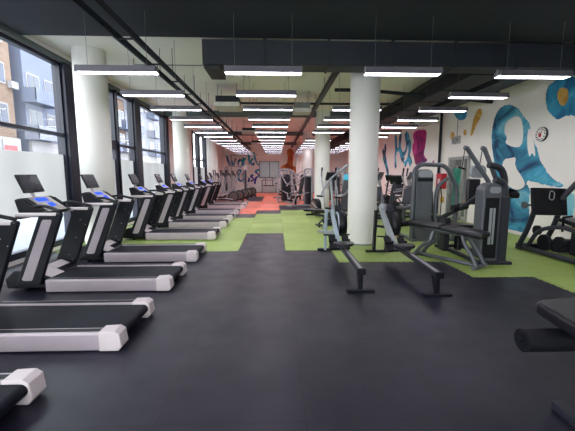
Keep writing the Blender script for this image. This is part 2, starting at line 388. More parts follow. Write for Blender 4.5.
# broad dark posts that stand between the bays
for i, (a, b) in enumerate([(7.66,8.0),(11.28,11.72),(14.3,14.65),(3.75,4.05),(10.02,10.08),(20.3,20.55),(18.82,18.9),(22.3,22.4)]):
    struct(MB().bb(XL-.2, XL+.07, a, b, .08, 3.98).build('trim_%d' % (i+1), W['frame'], bevel=.01))
struct(MB().bb(XL, XL+.1, YB, 14.65, 3.98, 4.06).build('trim_9', W['beam'], bevel=.01))
# door in bay four
d1 = struct(MB().bb(XL-.02, XL+.05, 8.12, 8.2, .06, 2.32).bb(XL-.02, XL+.05, 9.1, 9.2, .06, 2.32).bb(XL-.02, XL+.05, 9.86, 9.94, .06, 2.32)
    .bb(XL-.02, XL+.05, 8.12, 9.94, .06, .16).build('door_1', W['frame'], bevel=.008))
MB().tube([(XL+.05,9.02,.9),(XL+.1,9.02,.95),(XL+.1,9.02,1.35),(XL+.05,9.02,1.4)], .012).build('door_handle', W['chrome'], d1)

# far wall with a glazed partition
wb = MB().bb(XL, -1.5, YF, YF+.3, 0, ZC).bb(.3, XR, YF, YF+.3, 0, ZC).bb(-1.5, .3, YF, YF+.3, 2.72, ZC).bb(-1.5, .3, YF, YF+.3, 0, 1.25)
wall_far = struct(wb.build('wall_far', W['wall']))
wf = struct(MB().bb(-1.5,.3,YF,YF+.08,2.66,2.72).bb(-1.5,.3,YF,YF+.08,1.25,1.31).bb(-1.5,-1.44,YF,YF+.08,1.31,2.66).bb(.24,.3,YF,YF+.08,1.31,2.66).bb(-.6,-.54,YF,YF+.08,1.31,2.66)
    .build('window_9', W['dgrey']))
MB().bb(-1.44,.24,YF+.05,YF+.07,1.31,2.66).build('pane', W['greyglass'], wf)
struct(MB().bb(-4.0,-3.92,YF-.1,YF,0,3.3).bb(-3.92,-1.6,YF-.1,YF,3.22,3.3).build('trim_10', W['alu']))

# aluminium double door in the mural wall
d2 = MB(); x0 = XR-.06
d2.bb(x0, XR, 10.9, 10.99, 0, 2.2).bb(x0, XR, 12.15, 12.24, 0, 2.2).bb(x0, XR, 10.9, 12.24, 2.1, 2.2).bb(x0, XR, 11.22, 11.34, 0, 2.1).bb(x0, XR, 10.99, 12.15, 0, .14)
d2 = struct(d2.build('door_2', W['alu'], bevel=.006))
MB().bb(XR-.03, XR-.02, 10.99, 12.15, .14, 2.1).build('pane', W['mirror'], d2)
MB().bb(XR-.036, XR-.031, 11.38, 11.86, .3, 1.8).build('green_poster', W['poster'], d2)
MB().tube([(x0,11.28,.95),(x0-.05,11.28,.98),(x0-.05,11.28,1.3),(x0,11.28,1.33)], .012).build('door_handle', W['chrome'], d2)
struct(MB().bb(XR-.012, XR, 12.24, 29.9, 0, .09).bb(XR-.012, XR, YB, 10.9, 0, .09).build('baseboard_right', W['wall']))

# paint on the mural wall (flat paint, 2 to 6 mm proud)
def paint(name, pts, m, lift=.002, label=None, it=2):
    q = chaikin(pts, it)
    if name != 'white_shape':      # the brush leaves a ragged, frayed edge
        q = chaikin(q, 1); rnd = random.Random(len(q)); q = [(a+rnd.uniform(-1,1)*.014, b+rnd.uniform(-1,1)*.014) for a, b in q]
    o = MB().prism(q, 'x', XR-lift, XR+.001).build(name, m, wall_right)
    if label: o['label'] = label
    return o
def ribbon(b, pts, w, X0, axis, lift):
    """a brush stroke: flat band that follows a polyline on a wall"""
    pts = [Vector((p[0], p[1])) for p in pts]
    q = [pts[0]]
    for i in range(len(pts)-1):
        for k in range(1, 5):
            t = k/4; p0 = pts[max(0,i-1)]; p1 = pts[i]; p2 = pts[i+1]; p3 = pts[min(len(pts)-1,i+2)]
            q.append(.5*((2*p1)+(p2-p0)*t+(2*p0-5*p1+4*p2-p3)*t*t+(3*p1-p0-3*p2+p3)*t**3))
    n = len(q); L = []; R = []
    for i, p in enumerate(q):
        d = (q[min(n-1,i+1)]-q[max(0,i-1)]).normalized(); nn = Vector((-d.y, d.x)); ww = w*(.9+.25*math.sin(i*.6))*.5
        L.append(p+nn*ww); R.append(p-nn*ww)
    vs = []
    for p in L+R:
        vs.append((X0-lift,p.x,p.y) if axis == 'x' else (p.x,X0-lift,p.y))
    vs2 = [((X0+.001,v[1],v[2]) if axis == 'x' else (v[0],X0+.001,v[2])) for v in vs]
    b.add(vs+vs2, [(i,i+1,n+i+1,n+i) for i in range(n-1)]+[(2*n+i,2*n+n+i,2*n+n+i+1,2*n+i+1) for i in range(n-1)]
        +[(i,2*n+i,2*n+i+1,i+1) for i in range(n-1)]+[(n+i,n+i+1,3*n+i+1,3*n+i) for i in range(n-1)])
paint('painted_figure', FIG_TOP, W['mteal'], .003, 'teal watercolour figure painted on the wall')
paint('painted_figure', FIG_LOW, W['mteal'], .003, 'lower teal wash of the painted figure')
paint('painted_figure', FIG_SIDE, W['mlight'], .003)
for p in (FACE, GAP, CAV): paint('white_shape', p, W['wall'], .005, None, 1)
paint('painted_blot', BLOB, W['mblue'], .003, 'blue watercolour blot')
paint('painted_blot', BLOBC, W['mochre'], .005, 'ochre centre of the blue blot')
paint('painted_blot', TOPR, W['mteal'], .003); paint('painted_blot', DOME, W['mblue'], .003)
for p in (DROP1, DROP2, DROP3): paint('painted_drop', p, W['mochre'], .003, None, 2)
paint('painted_blot', MAG, W['mmag'], .003, 'magenta watercolour blot'); paint('painted_blot', MAGD, W['mpurple'], .005); paint('painted_blot', PURP, W['mpurple'], .003)
for i, p in enumerate((B1,B2,B3,B4,B5,B6,B7,B8)):
    b = MB(); ribbon(b, p, .3, XR, 'x', .003+.0006*i); b.build('painted_stroke', W['mcyan'], wall_right)
# lettering and the orange figure on the far wall
for i, p in enumerate((W0,W1,W2,W3,W4,W5,W6,W7,W8,W9,W10,W11)):
    b = MB(); ribbon(b, p, .17, YF, 'y', .003+.0005*i); b.build('painted_letter', W['letter'], wall_far)
def far_paint(pts, m, lift): return MB().prism(chaikin(pts), 'y', YF-lift, YF+.001).build('painted_figure', m, wall_far)
far_paint([(.95,3.7),(1.2,3.86),(1.5,3.8),(1.62,3.4),(1.5,2.7),(1.5,2.3),(1.85,2.2),(1.9,1.8),(1.6,1.4),(1.45,1.9),(1.1,2.0),(.75,2.1),(.45,1.8),(.35,1.3),(.3,2.0),(.6,2.4),(1.0,2.5),(1.05,3.1)], W['morange'], .003)

# columns, each with its thin grey foot ring
def column(i, x, y, where):
    o = MB().tube([(x,y,0),(x,y,4.2)], .325, 48, cap=False).build('column', W['column'])
    tag(o, where, 'column', 'round white columns')
    MB().tube([(x,y,.001),(x,y,.03),(x,y,.035)], [.34,.34,.33], 48).build('foot_ring', W['steel'], o)
column(0, 1.985, 7.6, 'wide round white column behind the two rowing machines, nearest of the right row')
column(1, 1.985, 14.4, 'white column directly behind the nearest right column, second of that row')
column(2, 1.985, 21.2, 'third white column back in the right row, among the far machines')
column(3, 1.985, 28.0, 'farthest white column of the right row, by the far wall')
column(4, -3.97, 7.6, 'wide round white column by the windows behind the nearest treadmills')
column(5, -3.97, 14.4, 'second white column along the window side, above the middle treadmills')
column(6, -3.97, 21.2, 'third white column along the window side, behind the cross trainers')

# ceiling: beams, big dark duct, cable trays, pipes, air units
for i, y in enumerate((14.4, 21.2, 28.0)):
    struct(MB().bb(XL, XR, y-.15, y+.15, 3.98, ZC).build('trim_%d' % (11+i), W['beam'], bevel=.01))
def rest(name, b, m, label, cat, **k):
    o = b.build(name, m, **k); return tag(o, label, cat)
duct = MB().bb(-1.35, 6.4, 6.5, 6.95, 3.62, 4.055)
for x in (-.2, 1.0, 2.2, 3.4, 4.6, 5.8): duct.bb(x-.02, x+.02, 6.48, 6.97, 3.6, 4.08)
duct.bb(-1.35,-1.05,6.6,7.4,3.58,3.9)
rest('ventilation_duct', duct, W['duct'], 'wide dark rectangular duct running across the ceiling in front of the column', 'duct', bevel=.008)
dl = MB().bb(4.35, 5.05, 7.0, 29.9, 3.78, 4.14)
for k in range(16): dl.bb(4.33, 5.07, 7.5+k*1.4, 7.54+k*1.4, 3.76, 4.16)
rest('ventilation_duct', dl, W['duct'], 'long dark duct running away along the ceiling above the right machines', 'duct', bevel=.008)
db = MB().bb(5.2, 5.75, 7.0, 12.6, 3.72, 4.1).bb(5.12,5.9,8.9,9.6,3.66,4.0)
rest('ventilation_duct', db, W['duct'], 'short dark duct beside the long one, close to the mural wall', 'duct', bevel=.008)
tr = MB()
for x in (-2.42, -2.16): tr.bb(x-.02, x+.02, -2, 29.5, 3.64, 3.74)
for k in range(22): tr.bb(-2.42, -2.16, 3.1+k*1.2, 3.13+k*1.2, 3.66, 3.68)
for k in range(12):
    for x in (-2.42,-2.16): tr.cyl((x,7.4+k*1.9,3.7),(x,7.4+k*1.9,ZC-.002),.006,6)
rest('cable_tray', tr, W['soffit'], 'dark ladder cable tray along the ceiling above the treadmill ends', 'cable tray')
tr = MB().bb(1.3,1.32,6.98,29.5,3.86,3.93).bb(1.42,1.44,6.98,29.5,3.86,3.93).bb(1.3,1.44,6.98,29.5,3.86,3.87)
for k in range(12):
    for x in (1.31,1.43): tr.cyl((x,7.4+k*1.9,3.9),(x,7.4+k*1.9,ZC-.002),.006,6)
rest('cable_tray', tr, W['dgrey'], 'grey solid cable tray along the ceiling left of the right columns', 'cable tray')
def pipe(pts, r, m, label):
    rest('ceiling_pipe', MB().tube(fillet(pts,.12), r, 10), m, label, 'pipe')
pipe([(1.7,9.9,4.0),(2.6,9.9,4.0),(6.35,9.9,3.7)], .05, W['soffit'], 'dark pipe crossing the ceiling behind the nearest column to the mural wall')
pipe([(4.0,7.0,3.98),(4.0,29,3.98)], .05, W['soffit'], 'thin dark pipe beside the long right duct')
pipe([(-1.9,11.8,4.0),(4.3,11.8,4.0)], .04, W['soffit'], 'dark pipe crossing the middle of the ceiling')
pipe([(XR-.08,12.9,0.05),(XR-.08,12.9,4.15)], .05, W['soffit'], 'dark vertical pipe on the mural wall left of the door')
ins = MB().tube([(-3.2,8.0,4.18),(-3.2,8.0,4.05),(2.6,8.0,4.05)], .012, 6)
rest('ceiling_conduit', ins, W['steel'], 'thin conduit crossing the pale ceiling just behind the big duct', 'conduit')
def ac(x, y, w, d, h, z, m1, label):
    t = thing('air_unit', label, 'air unit', (x, y, z), 0, 'air units hung under the ceiling')
    MB().bb(-w/2, w/2, -d/2, d/2, .12, h).build('casing', m1, t, bevel=.01)
    g = MB().bb(-w/2-.03, w/2+.03, -d/2-.03, d/2+.03, 0, .12)
    for k in range(5): g.bb(-w*.35, w*.35, -d*.3+k*d*.14, -d*.3+k*d*.14+.03, -.008, 0)
    g.build('grille', W['button'], t, bevel=.004)
    r = MB()
    for sx in (-1,1):
        for sy in (-1,1): r.cyl((sx*w*.42, sy*d*.42, h), (sx*w*.42, sy*d*.42, ZC-z), .008, 6)
    r.build('hanger', W['steel'], t)
ac(-1.42, 10.5, .66, .85, .3, 3.56, W['soffit'], 'nearest dark air unit with pale grille, hung beside the left cable tray')
ac(-1.34, 17.1, .62, .7, .25, 3.6, W['soffit'], 'second dark air unit back, above the far middle aisle')
ac(-1.34, 23.4, .62, .7, .25, 3.6, W['soffit'], 'farthest dark air unit above the middle aisle')
ac(.85, 11.2, .5, .6, .3, 3.56, W['steel'], 'grey air unit hung left of the nearest right column')
ac(6.0, 14.1, .6, .6, .25, 3.6, W['duct'], 'small air unit with pale grille by the mural wall')
# pendant lamps
ORD = ['nearest','second','third','fourth','fifth','sixth','seventh','eighth','ninth','tenth','eleventh','twelfth','thirteenth','fourteenth','fifteenth','sixteenth']
def lamp(x, y, hr=None, zl=3.18):
    t = thing('strip_lamp', 'x', 'ceiling lamp', (x, y, zl))
    b = MB().prism([(-.1,.0),(-.105,.012),(-.09,.095),(.09,.095),(.105,.012),(.1,0),(.082,0),(.082,.014),(-.082,.014),(-.082,0)], 'x', -.6, .6)
    b.build('housing', W['lamp_body'], t)
    MB().bb(-.595,.595,-.08,.08,.009,.0135).build('diffuser', W['lamp'], t)
    for sx in (-.45,.45): MB().cyl((sx,0,.09),(sx,0,(hr if hr and sx > 0 and y > 7 else (4.055 if y < 6.45 else ZC-.001))-zl),.0035,6).build('suspension_cable', W['steel'], t)
    for sx in (-.605,.605): MB().bb(sx-.004,sx+.004,-.03,.03,.02,.12).build('end_bracket', W['alu'], t)
    return t
rows = [('above the treadmills', -2.43, 5.45, 3.14), ('above the middle aisle', -.19, 5.47, 3.16), ('above the rowing machines', 2.02, 5.47, 3.165), ('beside the mural wall', 4.25, 5.6, 3.18)]
for rn, x, y0, zl in rows:
    near = lamp(x, y0, None, zl); far = None
    grp = 'strip lamps '+rn
    ys = [y0+1.5*k for k in range(15)]
    k2 = 0
    for k, y in enumerate(ys):
        if rn == 'above the rowing machines' and k in (1, 6, 15): continue
        if k == 0: o = near
        else:
            if far is None: far = lamp(x, y, 3.758 if x > 4 else None, zl); o = far
            else: o = dup(far, (x, y, zl), 0, '')
        o['label'] = '%s lit strip lamp from the front, in the row %s' % (ORD[k2], rn) if k2 < 15 else 'last lit strip lamp by the far wall, in the row %s' % rn
        if k2 == 0: o['label'] = 'nearest lit strip lamp in the row %s' % rn
        o['group'] = grp; k2 += 1
    for y in (-.6, 2.0):  # unseen lamps continuing each row, added for their light
        o = dup(near, (x, y, zl), 0, 'unseen lit strip lamp added over the near floor, %s row, %s' % (rn, 'behind the viewer' if y < 0 else 'above the viewer'), grp)

# small things on the mural wall
ck = thing('wall_clock', 'round white wall clock with dark ring and red centre on the mural wall', 'clock', (XR, 7.98, 2.55))
MB().tube([(0,0,0),(-.045,0,0)], .17, 32).build('rim', W['dgrey'], ck)
MB().tube([(-.046,0,0),(-.05,0,0)], .155, 32).build('dial', W['wall'], ck)
mk = MB()
for k in range(12):
    a = k*PI/6; mk.box((-.053, math.cos(a)*.125, math.sin(a)*.125), (.004,.03,.03))
mk.build('hour_mark', W['dgrey'], ck)
MB().tube([(-.052,0.02,-.03),(-.056,0.02,-.03)], .045, 12).box((-.055,.03,.03),(.004,.1,.02)).build('red_centre', W['red'], ck)
MB().box((-.06,-.02,.04),(.004,.012,.11),(.5,0,0)).box((-.06,.03,.0),(.004,.08,.012)).build('hand', W['black'], ck)
for y, l in ((11.95,'left grey switch box high on the mural wall above the door'), (11.68,'right grey switch box high on the mural wall above the door')):
    o = MB().bb(XR-.08, XR, y-.09, y+.09, 2.66, 2.92).build('switch_box', W['alu'], bevel=.006); tag(o, l, 'switch box', 'switch boxes above the door')
    MB().bb(XR-.09, XR-.081, y-.02, y+.02, 2.74, 2.84).build('switch', W['dgrey'], o)
tag(MB().tube([(XR-.03,11.8,2.93),(XR-.03,11.8,4.1)], .012, 6).build('cable_conduit', W['steel']), 'thin conduit rising from the switch boxes to the ceiling', 'conduit')
rb = tag(MB().bb(XR-.2, XR, 12.38, 12.82, 1.05, 1.62).build('fire_cabinet', W['red'], bevel=.01), 'red fire cabinet on the mural wall behind the grey weight tower', 'cabinet')
MB().bb(XR-.205, XR-.201, 12.5, 12.68, 1.22, 1.42).build('white_sign', W['white'], rb)
tag(MB().disc((XR-.03,12.6,.62),'x',.13,.03).build('wall_disc', W['yellow']), 'round yellow disc on the wall below the red fire cabinet', 'disc')

# ------------------------------------------------------------------ outside: street and apartment houses
struct(MB().bb(-60, XL-.3, -40, 110, -.4, -.1).build('floor', W['snow']))
def house(name, label, y0, y1, h, m, cols, floors, x=-20., balc=True, extra=None):
    t = thing(name, label, 'building', (x, y0, -.1))
    L = y1-y0
    MB().bb(-8, 0, 0, L, 0, h).build('wall', m, t)
    MB().bb(-8.2, .3, .0, L, h, h+.3).build('roof', W['facade'], t)
    MB().bb(0, .25, 0, L, 0, 4.4).build('shop_front', W['fwhite'], t)
    for c in range(cols):
        yc = (c+.5)*L/cols
        for k in range(floors):
            z = 5.4+k*2.9
            if z+1.6 > h: continue
            w = MB().bb(-.02, .06, yc-.75, yc+.75, z, z+1.5).build('window', W['fwhite'], t)
            MB().bb(.061, .08, yc-.66, yc-.04, z+.1, z+1.4).bb(.061, .08, yc+.04, yc+.66, z+.1, z+1.4).build('pane', W['fwin'], w)
            if balc and c % 2 == 0:
                b = MB().bb(.06, 1.2, yc-1.5, yc+1.5, z-.95, z-.8).bb(1.14, 1.2, yc-1.5, yc+1.5, z-.8, z+.15).bb(.06,1.2,yc-1.5,yc-1.45,z-.8,z+.15).bb(.06,1.2,yc+1.45,yc+1.5,z-.8,z+.15)
                b.build('balcony', W['facade2'] if (c//2+k) % 2 else W['facade'], t)
            elif (c+k) % 3 == 0: MB().bb(.02, .35, yc+.95, yc+1.6, z-.2, z+.3).build('air_conditioner', W['fwhite'], t)
        MB().bb(.26, .3, yc-.9, yc+.9, 1.0, 3.0).build('shop_window', W['fwin'] if c % 2 else W['facade'], t)
    return t
house('apartment_house', 'tan brick apartment house seen through the nearest window, far left', 10.0, 27.0, 15.5, W['brick'], 6, 4, balc=False)
ap = house('apartment_house', 'pale blue-grey apartment house with balconies behind the nearest window', 28.2, 34.6, 12.4, W['facade2'], 3, 3)
house('apartment_house', 'brown and white apartment house seen past the first window column', 35.8, 46.0, 11.2, W['facade3'], 5, 3)
house('apartment_house', 'pale apartment block seen through the windows behind the middle treadmills', 46.2, 75.0, 19, W['facade'], 8, 5)
sg = tag(MB().bb(-19.74, -19.68, 25.2, 26.6, 3.3, 4.1).build('street_sign', W['fwhite']), 'small red and white sign on the shop front outside the nearest window', 'sign')
MB().bb(-19.679, -19.67, 25.3, 26.5, 3.35, 3.7).build('red_panel', W['red'], sg)
# ------------------------------------------------------------------ treadmills (console at -x, tail at +x)
def slope_quad(b, A, Bp, s0, s1, y0, y1, lift, t=.004):
    """thin plate lying on the slanted face A-B (x,z)"""
    A = Vector((A[0],0,A[1])); Bp = Vector((Bp[0],0,Bp[1])); d = Bp-A; n = Vector((-d.z,0,d.x)).normalized()
    if n.z < 0: n = -n
    vs = []
    for L in (lift-t, lift):
        for s, y in ((s0,y0),(s1,y0),(s1,y1),(s0,y1)):
            p = A+d*s+n*L; vs.append((p.x,y,p.z))
    b.add(vs, [(0,1,2,3),(4,7,6,5),(0,4,5,1),(1,5,6,2),(2,6,7,3),(3,7,4,0)]); return b
def make_treadmill(label):
    t = thing('treadmill', label, 'treadmill', (0,0,0), 0, 'treadmills in a row along the windows')
    MB().bb(-.62,.98,-.3,.3,.05,.145).build('deck', W['black'], t)
    MB().bb(-.6,.985,-.275,.275,.146,.168).tube([(.99,-.275,.12),(.99,.275,.12)], .048, 14).build('running_belt', W['belt'], t)
    for s in (-1,1):
        a, b = (s*.298, s*.41)
        r = MB().prism([(a,.014),(b,.014),(b,.16),(b-s*.012,.178),(a,.178)], 'x', -.62, .92).build('side_rail', W['silver'], t, bevel=.003)
        MB().bb(-.62,.9,s*.322,s*.375,.178,.182).build('foot_strip', W['black'], r)
        MB().prism([(.86,.012),(1.03,.012),(1.06,.05),(1.045,.17),(1.0,.198),(.86,.192)], 'y', s*.275, s*.425).build('end_cap', W['white'], t, bevel=.006)
        MB().prism([(-1.02,.1),(-.70,.1),(-.34,1.06),(-.63,1.06)], 'y', s*.345, s*.405).build('upright', W['black'], t, bevel=.012)
        MB().prism([(-.90,.24),(-.925,.19),(-.90,.17),(-.80,.17),(-.775,.2),(-.465,.98),(-.475,1.0),(-.575,1.0),(-.595,.98)], 'y', s*.404, s*.413).build('side_panel', W['silver'], t, bevel=.003)
        bo = MB()
        for x, z in ((-.53,.9),(-.62,.62),(-.74,.35),(-.46,.82),(-.7,.27)): bo.disc((x,s*.344,z),'y',.007,.006,8)
        bo.build('bolt', W['chrome'], t)
        MB().tube([(-.93,s*.375,1.06),(-.40,s*.375,1.06)], .031, 12).build('handrail', W['white'], t)
        MB().tube(fillet([(-.93,s*.3,1.07),(-.8,s*.29,1.16),(-.6,s*.31,1.18),(-.36,s*.37,1.11)],.1), .022, 10).build('grip', W['black'], t)
        MB().tube([(-.405,s*.375,1.06),(-.35,s*.375,1.06)], .035, 12).build('rail_cap', W['black'], t)
        MB().disc((.9,s*.2,.02),'z',.03,.04,12).disc((-.95,s*.3,.02),'z',.03,.04,12).build('foot', W['blackm'], t)
    MB().prism([(-1.18,.04),(-1.2,.18),(-1.08,.29),(-.86,.29),(-.6,.178),(-.6,.04)], 'y', -.35, .35).build('motor_hood', W['black'], t, bevel=.02)
    b = MB(); slope_quad(b, (-.86,.29), (-.6,.178), .05, .98, -.3, -.02, .008, .01); slope_quad(b, (-.86,.29), (-.6,.178), .05, .55, -.02, .3, .008, .01)
    b.build('hood_cover', W['white'], t, bevel=.004)
    MB().bb(-.98,-.9,-.35,.35,1.0,1.06).build('crossbar', W['black'], t, bevel=.01)
    A, Bq = (-.62,1.075), (-.91,1.28)
    c = MB().prism([A,Bq,(-1.0,1.26),(-.95,1.06),(-.7,1.03)], 'y', -.32, .32).build('console', W['black'], t, bevel=.02)
    slope_quad(MB(), A, Bq, .05, .97, -.2, .2, .012, .014).build('control_panel', W['console'], c, bevel=.004)
    slope_quad(MB(), A, Bq, .64, .86, -.14, .08, .017).build('blue_display', W['blue'], c)
    slope_quad(MB(), A, Bq, .3, .52, -.03, .08, .017).build('blue_display', W['blue'], c)
    for k in ((.16,.85,.105,.185), (.2,.5,-.17,-.08)): slope_quad(MB(), A, Bq, *k, .017).build('keypad', W['button'], c)
    for s in (-1,1): slope_quad(MB(), A, Bq, .15, .85, s*.225, s*.31, .01, .012).build('cup_tray', W['blackm'], c)
    MB().tube([(-.93,0,1.24),(-.98,0,1.33),(-1.03,0,1.42)], .022, 10).build('monitor_stem', W['silver'], t)
    m = MB().box((-.99,0,1.465),(.03,.40,.27),(0,-.4,0)).build('monitor', W['black'], t, bevel=.006)
    R = Euler((0,-.4,0)).to_matrix(); q = Vector((-.99,0,1.465))+R @ Vector((.016,0,.008))
    MB().box(q,(.004,.365,.225),(0,-.4,0)).build('screen', W['screen'], m)
    return t
tl = ['foreground treadmill cut off by the lower left of the picture, nearest of the row',
 'second treadmill from the front, long black belt, console beyond the left edge',
 'third treadmill from the front, first whose blue console and monitor show, at far left',
 'fourth treadmill from the front, its console just left of the round column',
 'fifth treadmill from the front, first standing on the green mats',
 'sixth treadmill from the front, on the green mats past the first column',
 'seventh treadmill from the front, tail beside the green mats\' far part',
 'eighth treadmill from the front, tail beside the first orange mats',
 'ninth treadmill from the front, tail on the orange mats',
 'farthest treadmill of the row, in front of the cross trainers']
ty = [1.50, 2.90, 4.46, 6.0, 8.02, 9.8, 11.32, 13.1, 15.2, 16.75]
tx = [-2.75,-2.46,-2.5,-2.5,-2.53,-2.54,-2.54,-2.54,-2.5,-2.5]
tm = make_treadmill(tl[0]); tm.location = (tx[0], ty[0]+.41, .0)
for i in range(1, 10): dup(tm, (tx[i], ty[i]+.41, .0 if i < 4 else .006), 0, tl[i])

# ------------------------------------------------------------------ cross trainers (rear disc at +x)
def make_cross(label):
    t = thing('cross_trainer', label, 'cross trainer', (0,0,0), 0, 'cross trainers beyond the treadmills')
    MB().bb(-.9,.9,-.06,.06,.04,.12).bb(-.9,-.82,-.3,.3,0,.07).bb(.8,.88,-.3,.3,0,.07).build('base_frame', W['dgrey'], t, bevel=.01)
    MB().disc((.62,0,.36),'y',.3,.2,28).build('flywheel_shroud', W['black'], t)
    MB().disc((.62,-.105,.36),'y',.24,.02,24).disc((.62,.105,.36),'y',.24,.02,24).build('disc_cover', W['brown'], t)
    MB().tube(fillet([(-.8,0,.08),(-.72,0,.6),(-.55,0,1.45)],.2), .05, 12).build('post', W['lgrey'], t)
    for s in (-1,1):
        MB().tube(fillet([(-.62,s*.26,.35),(-.6,s*.27,.95),(-.38,s*.27,1.35),(-.42,s*.27,1.8)],.2), .024, 8).build('swing_arm', W['chrome'], t)
        MB().tube([(-.38,s*.27,1.5),(-.42,s*.27,1.82)], .03, 8).build('grip', W['black'], t)
        MB().tube([(-.62,s*.26,.36),(.0,s*.2,.3),(.6,s*.16,.36+s*.15)], .03, 8).build('link_bar', W['chrome'], t)
        MB().box((-.05,s*.2,.34),(.42,.15,.05)).build('pedal', W['blackm'], t, bevel=.01)
    c = MB().box((-.6,0,1.52),(.06,.4,.3),(0,-.4,0)).build('console', W['dgrey'], t, bevel=.01)
    MB().box((-.565,0,1.535),(.01,.26,.18),(0,-.4,0)).build('screen', W['screen'], c)
    return t
cl = ['nearest cross trainer past the last treadmill, with a round brown disc cover', 'second cross trainer beyond the treadmills', 'third cross trainer beyond the treadmills',
      'fourth cross trainer beyond the treadmills', 'farthest cross trainer, below the painted lettering']
ct = make_cross(cl[0]); ct.location = (-2.95,18.4,.006)
for i in range(1,5): dup(ct, (-2.95+.16*i, 18.4+1.35*i, .006), 0, cl[i])

# ------------------------------------------------------------------ rowing machines (flywheel at +y)
def make_rower(label, post, disc, x, y, rim=None):
    t = thing('rowing_machine', label, 'rowing machine', (x,y,.0), 0)
    # monorail
    MB().prism([(-1.2,.26),(-1.2,.325),(.75,.385),(.75,.32)], 'x', -.045, .045).build('monorail', W['rail'], t, bevel=.006)
    MB().prism([(-1.19,.3255),(.2,.3685),(.2,.3725),(-1.19,.3295)], 'x', -.02, .02).build('seat_track', W['chrome'], t)
    MB().bb(-.055,.055,-1.22,-1.17,.25,.335).build('end_stop', W['black'], t, bevel=.006)
    MB().prism([(-1.17,.28),(-1.02,.28),(-1.12,.03),(-1.17,.03)], 'x', -.03, .03).build('rear_leg', W['black'], t, bevel=.004)
    MB().bb(-.19,.19,-1.2,-1.12,.001,.035).build('rear_foot', W['black'], t, bevel=.008)
    MB().prism(chaikin([(-.16,.12),(.16,.12),(.18,-.02),(.1,-.15),(-.1,-.15),(-.18,-.02)],2), 'z', .40, .445).build('seat', W['vinyl'], t, bevel=.012)
    MB().bb(-.07,.07,-.1,.1,.365,.40).build('seat_carriage', W['dgrey'], t)
    for s in (-1,1):
        MB().box((s*.12,.42,.36),(.13,.3,.03),(.7,0,0)).build('footplate', W['black'], t, bevel=.01)
        MB().box((s*.12,.40,.40),(.15,.04,.03),(.7,0,0)).build('foot_strap', W['blackm'], t)
    MB().bb(-.18,.18,.33,.5,.24,.28).build('footrest_bar', W['black'], t, bevel=.008)
    MB().tube([(-.25,.7,.45),(-.1,.66,.45),(.1,.66,.45),(.25,.7,.45)], .016, 10).build('handle', W['black'], t)
    MB().tube([(-.04,.66,.45),(.13,.66,.45)], .02, 10).build('handle_grip', W['wood'] if rim is None else W['blackm'], t)
    # front: legs, flywheel cage and the sloping arm
    MB().prism([(.35,.27),(.35,.39),(1.12,.9),(1.22,.88),(1.2,.78),(.6,.3)], 'x', -.04, .015).build('front_arm', post, t, bevel=.012)
    MB().prism([(1.25,.02),(1.35,.02),(1.27,.88),(1.17,.88)], 'x', -.15, -.1).build('front_leg', post if rim else W['black'], t, bevel=.006)
    MB().prism([(1.25,.02),(1.35,.02),(1.27,.6),(1.17,.6)], 'x', .1, .15).build('front_leg', W['dgrey'], t, bevel=.006)
    MB().bb(-.28,.28,1.28,1.37,.001,.045).build('front_foot', W['black'], t, bevel=.008)
    MB().disc((.14,1.0,.62),'x',.25,.15,36).build('flywheel_cage', disc, t)
    if rim: MB().tube([(.07,1.0+.22*math.cos(a*PI/16),.62+.22*math.sin(a*PI/16)) for a in range(32)], .024, 8, closed=True).build('cage_rim', rim, t)
    MB().disc((.06,1.0,.62),'x',.11,.02,24).build('hub_cover', W['dgrey'], t)
    MB().tube([(.06,1.15,.85),(.08,1.0,.9)], .016, 8).build('monitor_arm', W['black'], t)
    MB().box((.08,.99,.93),(.14,.04,.11),(-.4,0,0)).build('monitor', W['dgrey'], t, bevel=.01)
    return t
make_rower('rowing machine with pale blue-grey front post, left of the column', W['bluegrey'], W['black'], 1.15, 5.53, W['bluegrey'])
r2 = make_rower('rowing machine with grey front arm and black disc, right of the column', W['lgrey'], W['black'], 2.12, 5.33)
MB().disc((.0,1.2,.93),'x',.085,.1,20).build('arm_cap', W['lgrey'], r2)

# ------------------------------------------------------------------ grey weight tower right of the column
t = thing('weight_tower', 'grey weight-stack tower with rounded tube frame, left of the pulldown machine', 'gym machine', (3.2,7.75,.006))
MB().tube(fillet([(.03,0,0),(.03,0,1.68),(.03+.14,0,1.82),(.7,0,1.8),(.82,0,1.72),(1.07,0,1.28),(1.07,0,0)],.13,5), .05, 14).build('outer_frame', W['grey'], t)
MB().tube(fillet([(.60,.05,0),(.60,.05,1.1),(.64,.05,1.32),(.86,.02,1.5)],.2,5), .042, 12).build('inner_frame', W['grey'], t)
MB().prism(rrect(.08,.47,.03,1.70,.14), 'y', -.06, .22).build('weight_shroud', W['grey'], t, bevel=.015)
MB().bb(.09,.46,-.072,-.061,1.42,1.5).build('shroud_band', W['black'], t)
MB().prism(rrect(.11,.44,1.52,1.68,.06), 'y', -.07, -.061).build('shroud_top', W['lgrey'], t)
MB().bb(.12,.43,-.068,-.061,.1,1.38).build('shroud_panel', W['grey'], t, bevel=.003)
MB().tube([(.6,.03,.48),(1.07,0,.48)], .035, 10).build('crossbar', W['grey'], t)
MB().bb(0,1.12,-.06,.06,0,.07).bb(0,.09,-.1,1.0,0,.07).bb(1.02,1.11,-.1,1.0,0,.07).build('base', W['grey'], t, bevel=.01)
MB().tube(fillet([(.7,.1,1.4),(.78,.12,1.1),(.76,.12,.2)],.1), .012, 6).build('cable', W['black'], t)
MB().box((.75,.62,.5),(.42,.42,.08)).build('seat', W['vinyl'], t, bevel=.03)
MB().box((.75,.9,.85),(.4,.08,.6),(-.15,0,0)).build('backrest', W['vinyl'], t, bevel=.03)
MB().bb(.7,.8,.5,.95,.07,.46).bb(.7,.8,.93,1.0,.07,.9).build('seat_post', W['grey'], t)

